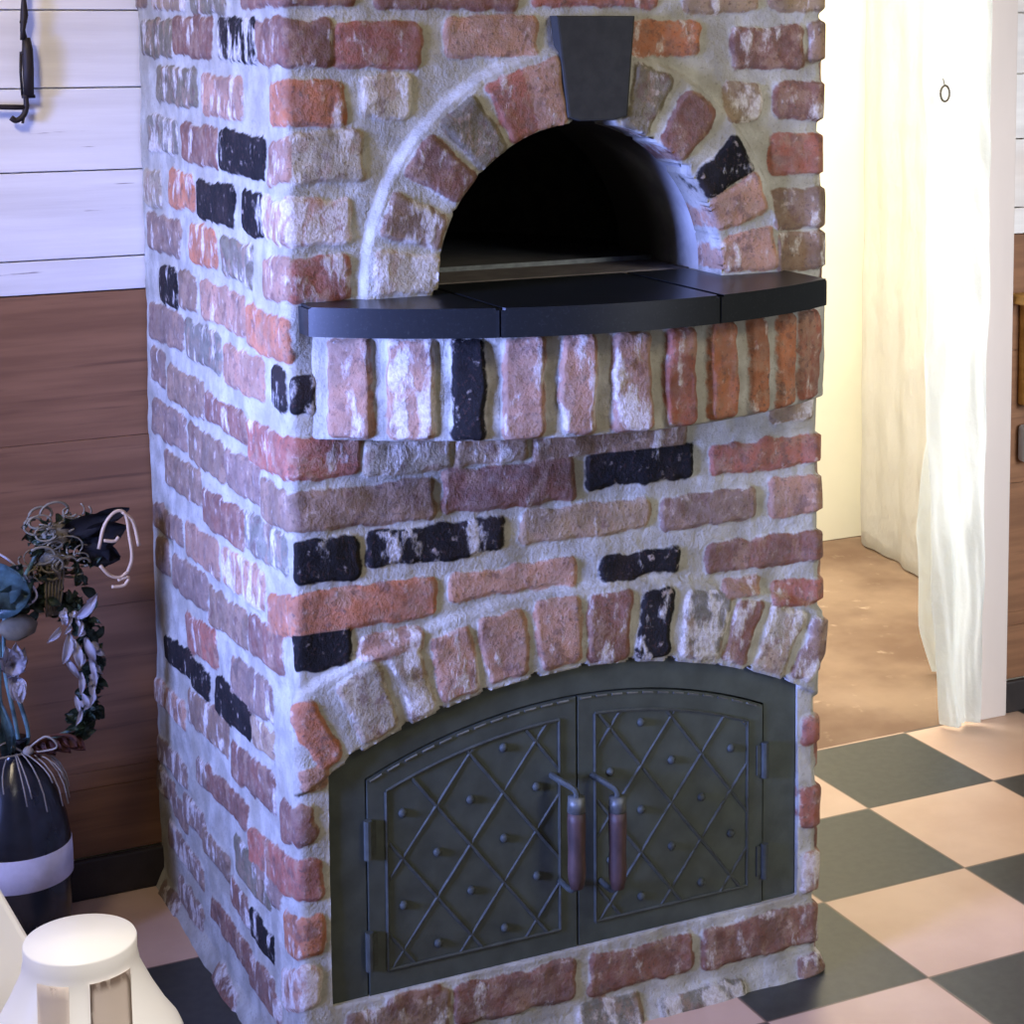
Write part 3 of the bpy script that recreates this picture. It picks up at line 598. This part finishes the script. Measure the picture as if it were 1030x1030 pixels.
def door(x0, x1, xs, hx, side):
    bm = bmesh.new(); prism(bm, [(x0, .1215)] + arc_pts(.7545, x0, x1, 20) + [(x1, .1215)], .004, .02, .0015)
    d = obj('door', bm, M_IRON, OV)
    px0, px1 = x0+.026, x1-.026
    top = lambda x: LC[1]+math.sqrt(.727**2-(x-LC[0])**2)
    ins = lambda x, z, m=0: px0+m <= x <= px1-m and .152+m <= z <= top(x)-m
    bm = bmesh.new()
    for fam in (1, -1):
        for k in range(-15, 16, 2):
            run = []
            for i in range(400):
                x = px0+(px1-px0)*i/399; z = .2985+.0625*fam*(k-(x-xs)/.048)
                if ins(x, z): run.append((x, z))
            if len(run) > 8:
                pts = [(run[0][0], .0046, run[0][1]), (run[-1][0], .0046, run[-1][1])]; nseg = 8
                pts = [Vector(pts[0]).lerp(Vector(pts[1]), j/nseg)+Vector((0, random.uniform(-.0006, .0006), 0)) for j in range(nseg+1)]
                tube(bm, pts, .0030, 6)
    obj('lattice', bm, M_IRON2, d)
    bm = bmesh.new(); o = [(px0, .152)] + [(x, top(x)) for x in np.linspace(px0, px1, 14)] + [(px1, .152), (px0, .152)]
    for (xa, za), (xb, zb) in zip(o, o[1:]): tube(bm, [(xa, .0035, za), (xb, .0035, zb)], .0026, 6)
    obj('panel_moulding', bm, M_IRON2, d)
    bm = bmesh.new(); ar = [(x, .003, z-.0035) for x, z in arc_pts(.7545, x0+.004, x1-.004, 24)]
    for a, b in zip(ar[::2], ar[1::2]): tube(bm, [a, Vector(a).lerp(Vector(b), 1.35)], .0017, 6)
    obj('edge_highlights', bm, M_EDGE, d)  # dashed highlights of the arched weld, put in as lighter broken beads
    for i in range(-4, 5):
        for j in range(-3, 4):
            x, z = xs+.048*i, .2985+.0625*j
            if (i+j) % 2 == 0 and ins(x, z, .008):
                b2 = bmesh.new(); blob(b2, (x, .0025, z), (.0062, .0055, .0062), 2, .08); obj('stud', b2, M_IRON2, d, True)
    for zc in (.335, .185):
        b2 = bmesh.new(); tube(b2, [(hx, -.0005, zc-.026), (hx, -.0005, zc+.026)], .0055, 10); box(b2, hx-.010*(1-side)/2-.002, hx+.010*(1+side)/2+.002, .001, .005, zc-.022, zc+.022)
        obj('hinge', b2, M_IRON2, d)
    return d
dl = door(.0935, .3945, .190, .0925, 1); dr = door(.3965, .6915, .494, .6925, -1)
def grip(x, z0, z1, d):
    bm = bmesh.new(); bk = [(x-.012, .004, z1+.014), (x-.012, -.025, z1+.016), (x, -.044, z1+.008), (x, -.048, z1-.004)]; tube(bm, spline(bk, 5), .0045, 8)
    h = obj('handle', bm, M_IRON2, d)
    b4 = bmesh.new(); tube(b4, spline([(x, .004, z0-.010), (x, -.03, z0-.010), (x, -.048, z0+.004)], 5), .0045, 8); obj('lower_bracket', b4, M_IRON2, h, True)
    b2 = bmesh.new(); tube(b2, [(x, -.048, z1-.02), (x, -.048, z1)], [.0125, .0115], 16); obj('ferrule', b2, M_EDGE, h, True)
    b3 = bmesh.new(); tube(b3, [(x, -.048, z0+(z1-.02-z0)*i/8) for i in range(9)], [.009, .0118, .0125, .012, .0115, .012, .0125, .0125, .012], 16); obj('grip', b3, M_RUST, h, True)
grip(.369, .232, .358, dl); grip(.4305, .219, .347, dr)

# ------------------------------------------------------------------ left: vase with its arrangement, iron hook
VX, VY = -.243, .62
M_VASE = simple('dark_glazed_stoneware', (30, 33, 40), .22, var=.4, sc=18)
M_BAND = simple('white_vase_band', (206, 204, 222), .5, var=.12, sc=40)
VS_ = empty('vase', (VX, VY, 0)); tag(VS_, 'dark glazed vase with a white band standing on the tiles left of the brick oven', 'vase')
bm = bmesh.new(); lathe(bm, [(.060, 0), (.070, .006), (.076, .05), (.0795, .11), (.0785, .165), (.073, .20), (.060, .24), (.042, .272), (.024, .292), (.018, .30), (.018, .318), (.022, .322)], 48, (VX, VY, 0)); obj('body', bm, M_VASE, VS_, True)
bm = bmesh.new(); lathe(bm, [(.078, .112), (.0808, .1135), (.0805, .14), (.0795, .163), (.077, .165)], 48, (VX, VY, 0)); obj('band', bm, M_BAND, VS_, True)
bm = bmesh.new()
for k in range(11):
    a = random.uniform(-2.4, -.9) if k > 5 else random.uniform(-.9, .0); l = random.uniform(.02, .075)
    pts = []
    for i in range(6):
        t = i/5; rr = .02+.058*math.sin(t*1.45); z = .306-.012*t-l*t*t*1.0
        z = min(z, .318-.0); rr2 = max(rr, np.interp(z, [.165, .20, .24, .272, .292, .30], [.0785, .073, .060, .042, .024, .018])+.004)
        pts.append((VX+rr2*math.cos(a+.15*t), VY+rr2*math.sin(a+.15*t), z))
    tube(bm, pts, .0011, 5)
for s in (-1, 1):
    tube(bm, spline([(VX+.01, VY-.02, .306), (VX+.01+.03*s, VY-.035, .33), (VX+.01+.045*s, VY-.035, .31), (VX+.01, VY-.022, .304)], 6), .0016, 5)
blob(bm, (VX+.016, VY-.024, .308), (.008, .007, .008)); obj('raffia_tie', bm, simple('pale_raffia', (150, 142, 128), .7, var=.25), VS_, True)

M_DKLEAF = simple('dark_green_leaf', (58, 74, 54), .45, var=.45, sc=50)
M_PETAL = simple('white_petal', (190, 186, 190), .6, var=.1, sc=30)
M_TEAL = simple('teal_leaf', (92, 122, 122), .4, var=.6, sc=45)
M_OLIVE = simple('olive_dried_tendril', (112, 104, 82), .7, var=.35, sc=40)
M_TAN = simple('tan_ribbon', (176, 150, 118), .6, var=.15)
M_BLKCL = simple('black_velvet', (24, 20, 19), .8, var=.3)
M_RUSTLEAF = simple('rust_dry_leaf', (96, 56, 42), .7, var=.4, sc=60)
FL = empty('flower_arrangement', (VX+.008, VY, .318)); tag(FL, 'dried flower arrangement with white blooms, curled tendrils and a black bloom in the dark vase', 'flowers')
def q(a, b, y=0.0): return (VX+.008+(a-20)*.00158, VY+y, .299+(757-b)*.00145)
bm = bmesh.new()
for pts in ([(20, 756), (16, 720), (8, 660), (12, 600), (30, 570), (45, 540)], [(20, 756), (8, 730), (3, 690), (4, 640), (0, 600)], [(20, 756), (28, 740), (20, 700), (10, 680)], [(20, 756), (45, 748), (75, 735), (86, 700), (88, 650), (78, 610), (62, 606), (55, 570)]):
    tube(bm, spline([q(a, b, -.004) for a, b in pts], 6), .0032, 6)
obj('stem', bm, M_TEAL, FL, True)
bm = bmesh.new(); path = spline([q(*p) for p in ((62, 606), (78, 618), (88, 650), (89, 690), (84, 722), (74, 745))], 10)
for i in range(230):
    p = Vector(random.choice(path))+Vector((random.uniform(-.008, .008), random.uniform(-.008, .008), 0)); d = Vector((random.uniform(-1, 1), random.uniform(-1, .6), random.uniform(-1, .6))).normalized()
    leaf(bm, p, p+d*random.uniform(.012, .026), random.uniform(.004, .008), (random.random(), -1, .3))
for i in range(60):
    p = Vector(q(random.uniform(2, 50), random.uniform(588, 606), random.uniform(-.02, .02))); d = Vector((random.uniform(-1, 1), random.uniform(-1, .3), random.uniform(-1, 1))).normalized()
    leaf(bm, p, p+d*.022, .007)
for i in range(110):
    p = Vector(q(random.uniform(28, 92), random.uniform(512, 604), random.uniform(-.01, .025))); d = Vector((random.uniform(-1, 1), random.uniform(-1, .3), random.uniform(-1, 1))).normalized()
    leaf(bm, p, p+d*random.uniform(.015, .028), random.uniform(.004, .008), (random.random(), -1, .3))
obj('dark_leaves', bm, M_DKLEAF, FL, True)
bm = bmesh.new()
for a, b, da, db, w in ((66, 632, -8, 30, .011), (70, 640, 4, 30, .010), (80, 640, 8, 26, .010), (58, 625, -14, 12, .008), (72, 618, 20, -26, .012), (84, 602, 8, -8, .007), (84, 660, 4, 26, .006), (76, 676, -2, 22, .007), (86, 668, 2, 24, .006), (70, 700, 2, 16, .006), (60, 655, 14, 26, .007), (87, 690, -4, 22, .004)):
    leaf(bm, q(a, b, -.024), q(a+da, b+db, -.034), w*.72)
for i in range(34):
    t_ = random.random(); a, b = 64+24*math.sin(t_*2.6)+random.uniform(-7, 6), 606+t_*110
    leaf(bm, q(a, b, -.022), q(a+random.uniform(-9, 7), b+random.uniform(4, 15), -.032), random.uniform(.002, .006))
obj('white_petals', bm, M_PETAL, FL, True)
bm = bmesh.new()
for k in range(9):
    a = k*.7; c = (12, 655)
    leaf(bm, q(c[0], c[1], -.03), q(c[0]+14*math.cos(a), c[1]+20*math.sin(a)-6, -.045), .013)
for k in range(5): leaf(bm, q(14, 668, -.034), q(14+7*math.cos(k), 686+9*math.sin(k*1.3), -.044), .010)
obj('white_petals', bm, M_PETAL, FL, True)
bm = bmesh.new()
for k in range(60):
    c = (random.uniform(32, 84), random.uniform(508, 572)); r = random.uniform(5, 18); a0 = random.uniform(0, 6); sw = random.uniform(2.5, 5)
    yy = random.uniform(-.035, .01)
    tube(bm, [q(c[0]+r*(1-.4*i/12)*math.cos(a0+sw*i/12), c[1]+.8*r*(1-.4*i/12)*math.sin(a0+sw*i/12), yy+.001*i) for i in range(13)], random.uniform(.0010, .0022), 6)
for k in range(6): tube(bm, spline([q(50+3*k, 560, -.01), q(46+3*k, 590, -.02), q(48+2*k, 615, -.01)], 4), .002, 5)
blob(bm, q(60, 530, 0), (.024, .016, .016), 2, .5); blob(bm, q(55, 556, 0), (.020, .014, .016), 2, .5)
obj('curled_tendrils', bm, M_OLIVE, FL, True)
bm = bmesh.new()
for a, b, c, d, w in ((62, 530, 108, 514, .017), (78, 540, 124, 528, .022), (80, 545, 118, 562, .02), (85, 535, 104, 570, .02), (90, 520, 128, 510, .012)): leaf(bm, q(a, b, 0), q(c, d, -.012), w, cup=.15)
blob(bm, q(98, 538, .004), (.030, .014, .034), 2, .35); obj('black_bloom', bm, M_BLKCL, FL, True)
bm = bmesh.new()
for pts in ([(95, 546), (101, 522), (112, 509), (121, 513), (124, 535), (126, 560), (121, 576)], [(118, 510), (128, 522), (133, 548)], [(96, 564), (104, 575), (114, 579), (122, 574)], [(106, 588), (118, 588), (122, 580), (112, 582)], [(100, 538), (110, 540), (114, 536)]):
    tube(bm, spline([q(a, b, -.034) for a, b in pts], 6), .0028, 6)
obj('ribbon_loop', bm, M_TAN, FL, True)
bm = bmesh.new()
leaf(bm, q(-12, 600, -.02), q(34, 568, -.03), .022); leaf(bm, q(-14, 585, -.02), q(24, 552, -.03), .028); leaf(bm, q(-20, 545, -.02), q(30, 595, -.03), .03); obj('teal_leaf', bm, M_TEAL, FL, True); bm = bmesh.new(); leaf(bm, q(4, 756, -.01), q(4, 700, -.02), .010); leaf(bm, q(12, 756, -.01), q(0, 690, -.02), .008)
obj('teal_leaf', bm, M_TEAL, FL, True)
bm = bmesh.new(); tube(bm, spline([q(a, b, -.036) for a, b in ((-10, 532), (8, 542), (24, 562), (36, 584), (30, 594), (15, 596))], 6), .0018, 6); obj('pale_leaf_rim', bm, M_PETAL, FL, True)
bm = bmesh.new(); blob(bm, q(20, 620, -.02), (.029, .016, .020), 2, .2); obj('seed_head', bm, M_OLIVE, FL, True)
bm = bmesh.new()
for k in range(7): leaf(bm, q(24+7*k, 752-2*(k % 3), -.006), q(36+7*k, 760-4*(k % 2), -.028), .011, (0, -1, .4))
tube(bm, spline([q(20, 752, -.02), q(34, 742, -.026), (q(48, 738, -.026)), q(66, 742, -.026), q(74, 756, -.026)], 5), .0024, 6)
obj('rust_leaf', bm, M_RUSTLEAF, FL, True)

M_WROUGHT = simple('wrought_iron', (34, 27, 26), .6, .3, var=.3)
HK = empty('iron_hook', (-.177, D-.008, 1.25)); tag(HK, 'dark wrought iron rod and hook hanging on the white plank wall', 'hook')
def k(a, b, y=-.012): return (-.177+(a-22)*.00152, D+y, 1.424-b*.00150)
bm = bmesh.new()
tube(bm, [k(22, -90), k(22, -40), k(23, 0), k(23, 15), k(21, 30), k(22, 40)], [.0038, .0038, .0038, .006, .004, .006], 8)
for z in (22, 53, 97): blob(bm, k(22, z), (.006, .005, .004))
tube(bm, [k(24, 38), k(25, 50), k(25, 70), k(25, 96)], [.006, .0085, .009, .008], 8); tube(bm, [k(19, 52, -.009), k(18, 72, -.009), k(19, 96, -.009)], .0022, 6)
tube(bm, [k(18, 97), k(31, 97)], .0028, 6)
tube(bm, spline([k(22, 98), k(22, 108), k(19, 116), k(12, 121), k(7, 118)], 5), [.0045]*21, 6)
tube(bm, spline([k(20, 108), k(19, 118), k(18, 124)], 4), .0024, 6)
box(bm, k(22, 0)[0]-.003, k(22, 0)[0]+.003, D-.014, D+.006, 1.545, 1.56)
obj('rod', bm, M_WROUGHT, HK, True)
bm = bmesh.new(); tube(bm, [k(22, 108), k(8, 107.5), k(-30, 106), k(-60, 106)], .0042, 6); obj('cross_bar', bm, M_WROUGHT, HK, True)

# ------------------------------------------------------------------ right: plastic curtain, sheeting in the passage, cabinet, paper box
def drape(name, f, nu, nv, m, thick=.0012):
    bm = bmesh.new(); g = [[bm.verts.new(f(i/nu, j/nv)) for j in range(nv+1)] for i in range(nu+1)]
    fs = [bm.faces.new((g[i][j], g[i+1][j], g[i+1][j+1], g[i][j+1])) for i in range(nu) for j in range(nv)]
    bmesh.ops.solidify(bm, geom=fs, thickness=thick); return obj(name, bm, m, None, True)
def fcur(u, v):
    z = .006+v*2.08
    left = np.interp(z, [0, .14, .35, .6, 2.1], [1.548, 1.530, 1.520, 1.500, 1.480]) + .004*mnoise.noise(Vector((7, 1, z*9)))
    x = left+(1.624-left)*u
    y = D-.030-.010*math.sin(u*7+.8*math.sin(z*2.2)) + .010*mnoise.noise(Vector((u*3, z*5, 2))) + .006*mnoise.noise(Vector((u*9+z*3, z*9, 5)))
    if u < .25: y += (.25-u)*.10
    return (x, y, z)
cu = drape('plastic_curtain', fcur, 60, 200, M_SHEET); tag(cu, 'milky white plastic curtain gathered at the right side of the doorway', 'curtain')
RG = bmesh.new(); rc = Vector((1.506, D-.050, 1.256))
tube(RG, [rc+Vector((.0105*math.cos(t*.3491), 0, .015*math.sin(t*.3491))) for t in range(19)], .0022, 6, False)
tube(RG, [rc+Vector((.002, .004, .015)), rc+Vector((.004, .012, .028))], .0012, 6)
tag(obj('curtain_ring', RG, simple('dull_metal_ring', (96, 88, 78), .4, .6), None, True), 'small metal ring hooked on the plastic curtain', 'ring')
def fflap(u, v):      # a loose corner of sheeting curling behind the curtain
    z = .003+v*.62; x0 = np.interp(z, [0, .10, .16, .24, .32, .42, .62], [1.73, 1.70, 1.695, 1.685, 1.675, 1.695, 1.74])
    return (x0+u*.10, 1.0-.10*u+.010*math.sin(z*16+u*4), z)
fl = drape('plastic_offcut', fflap, 12, 30, M_SHEET); tag(fl, 'loose corner of white plastic curling above the brown floor behind the curtain', 'plastic sheet')
def fsh(u, v):
    a = Vector((2.215, 1.95)); b = Vector((2.015, D+.13)); p = a.lerp(b, u); n = Vector((-.995, .18)); z = .004+v*2.3
    w = .016+.005*math.sin(u*26+.5*math.sin(z*3))+.004*math.sin(u*57+z)+.008*mnoise.noise(Vector((u*9, z*4, 3)))
    p = p+n.normalized()*w; return (p.x, p.y, z)
sh = drape('passage_sheeting', fsh, 110, 60, M_SHEET2); tag(sh, 'cream plastic sheeting hanging over the passage wall beyond the doorway', 'plastic sheet')
CB = empty('wall_cabinet', (1.9, D, .63)); tag(CB, 'honey wood wall cabinet at the right edge over the brown wainscot', 'cabinet')
bm = bmesh.new(); box(bm, 1.712, 2.2, D-.05, D+.004, .835, .856, .004); obj('top', bm, M_HONEY, CB)
bm = bmesh.new(); box(bm, 1.735, 2.18, D-.045, D+.004, .63, .835, .004); obj('body', bm, M_HONEY, CB)
bm = bmesh.new(); box(bm, 1.735, 1.95, D-.035, D+.004, .515, .590, .008); tag(obj('paper_box', bm, simple('pale_grey_box', (178, 182, 192), .5, var=.08)), 'pale grey box fixed to the brown wall under the honey cabinet', 'box')

# ------------------------------------------------------------------ lower left: white shade on a small stand
LX, LY = -.4850, -1.084
M_SHADE = simple('white_glazed_shade', (250, 248, 248), .4, var=.01, sc=12)
M_SHADE_IN = simple('tan_grey_flute', (236, 224, 216), .45, var=.04, sc=12)
LM = empty('floor_lamp', (LX, LY, 0)); tag(LM, 'small white fluted lamp shade with a closed oval top at the lower left corner', 'lamp')
bm = bmesh.new(); prof = [(.0345, .800), (.0352, .7985), (.0352, .790), (.037, .780), (.045, .763), (.054, .747), (.061, .737), (.0635, .731), (.062, .727), (.056, .726)]
seg = 72; rings = []
for r, z in prof:
    ring = []
    for k_ in range(seg):
        a = 2*math.pi*k_/seg; fl_ = 1; ring.append(bm.verts.new((LX+r*fl_*math.cos(a), LY+r*fl_*math.sin(a), z)))
    rings.append(ring)
for r0, r1 in zip(rings, rings[1:]):
    for k_ in range(seg): bm.faces.new((r0[k_], r0[(k_+1) % seg], r1[(k_+1) % seg], r1[k_]))
bm.faces.new(rings[0][::-1]); obj('lamp_shade', bm, M_SHADE, LM, True)
bm = bmesh.new()
for o0, o1 in ((-.0265, -.0075), (.005, .030)):
    g_ = []
    for r, z in ((.0358, .7865), (.0376, .779), (.0412, .771), (.0452, .7625), (.0497, .755), (.0542, .7465), (.0608, .737), (.063, .732)):
        r = r+.0012; g_.append([bm.verts.new((LX+r*math.cos(a), LY+r*math.sin(a), z)) for a in [math.radians(-101)+math.asin((o0+(o1-o0)*i/8)/r) for i in range(9)]])
    fs = [bm.faces.new((g_[j][i], g_[j][i+1], g_[j+1][i+1], g_[j+1][i])) for j in range(7) for i in range(8)]
    bmesh.ops.solidify(bm, geom=fs, thickness=.0008)
tag(obj('shade_stripes', bm, M_SHADE_IN, LM, True), 'pale tan vertical stripes')
bm = bmesh.new(); tube(bm, [(LX, LY, .015), (LX, LY, .78)], .009, 12); obj('pole', bm, M_TRIM, LM, True)
bm = bmesh.new(); lathe(bm, [(.11, 0), (.112, .008), (.10, .018), (.015, .024)], 40, (LX, LY, 0)); obj('base', bm, M_TRIM, LM, True)
CH = empty('chair', (-.68, -.80, 0)); tag(CH, 'white painted chair whose back cuts across the lower left edge of the photo', 'chair')
bm = bmesh.new(); prism(bm, [(-.5315, .829), (-.545, .845), (-.82, .86), (-.90, .42), (-.345, .42)][::-1], -1.0, -.978, .003); obj('backrest', bm, M_SHADE, CH)
bm = bmesh.new(); box(bm, -.90, -.36, -.99, -.57, .42, .445, .004); obj('seat', bm, M_SHADE, CH)
for x in (-.88, -.40):
    for y in (-.97, -.60):
        bm = bmesh.new(); box(bm, x, x+.03, y, y+.03, 0, .421, .003); obj('leg', bm, M_SHADE, CH)
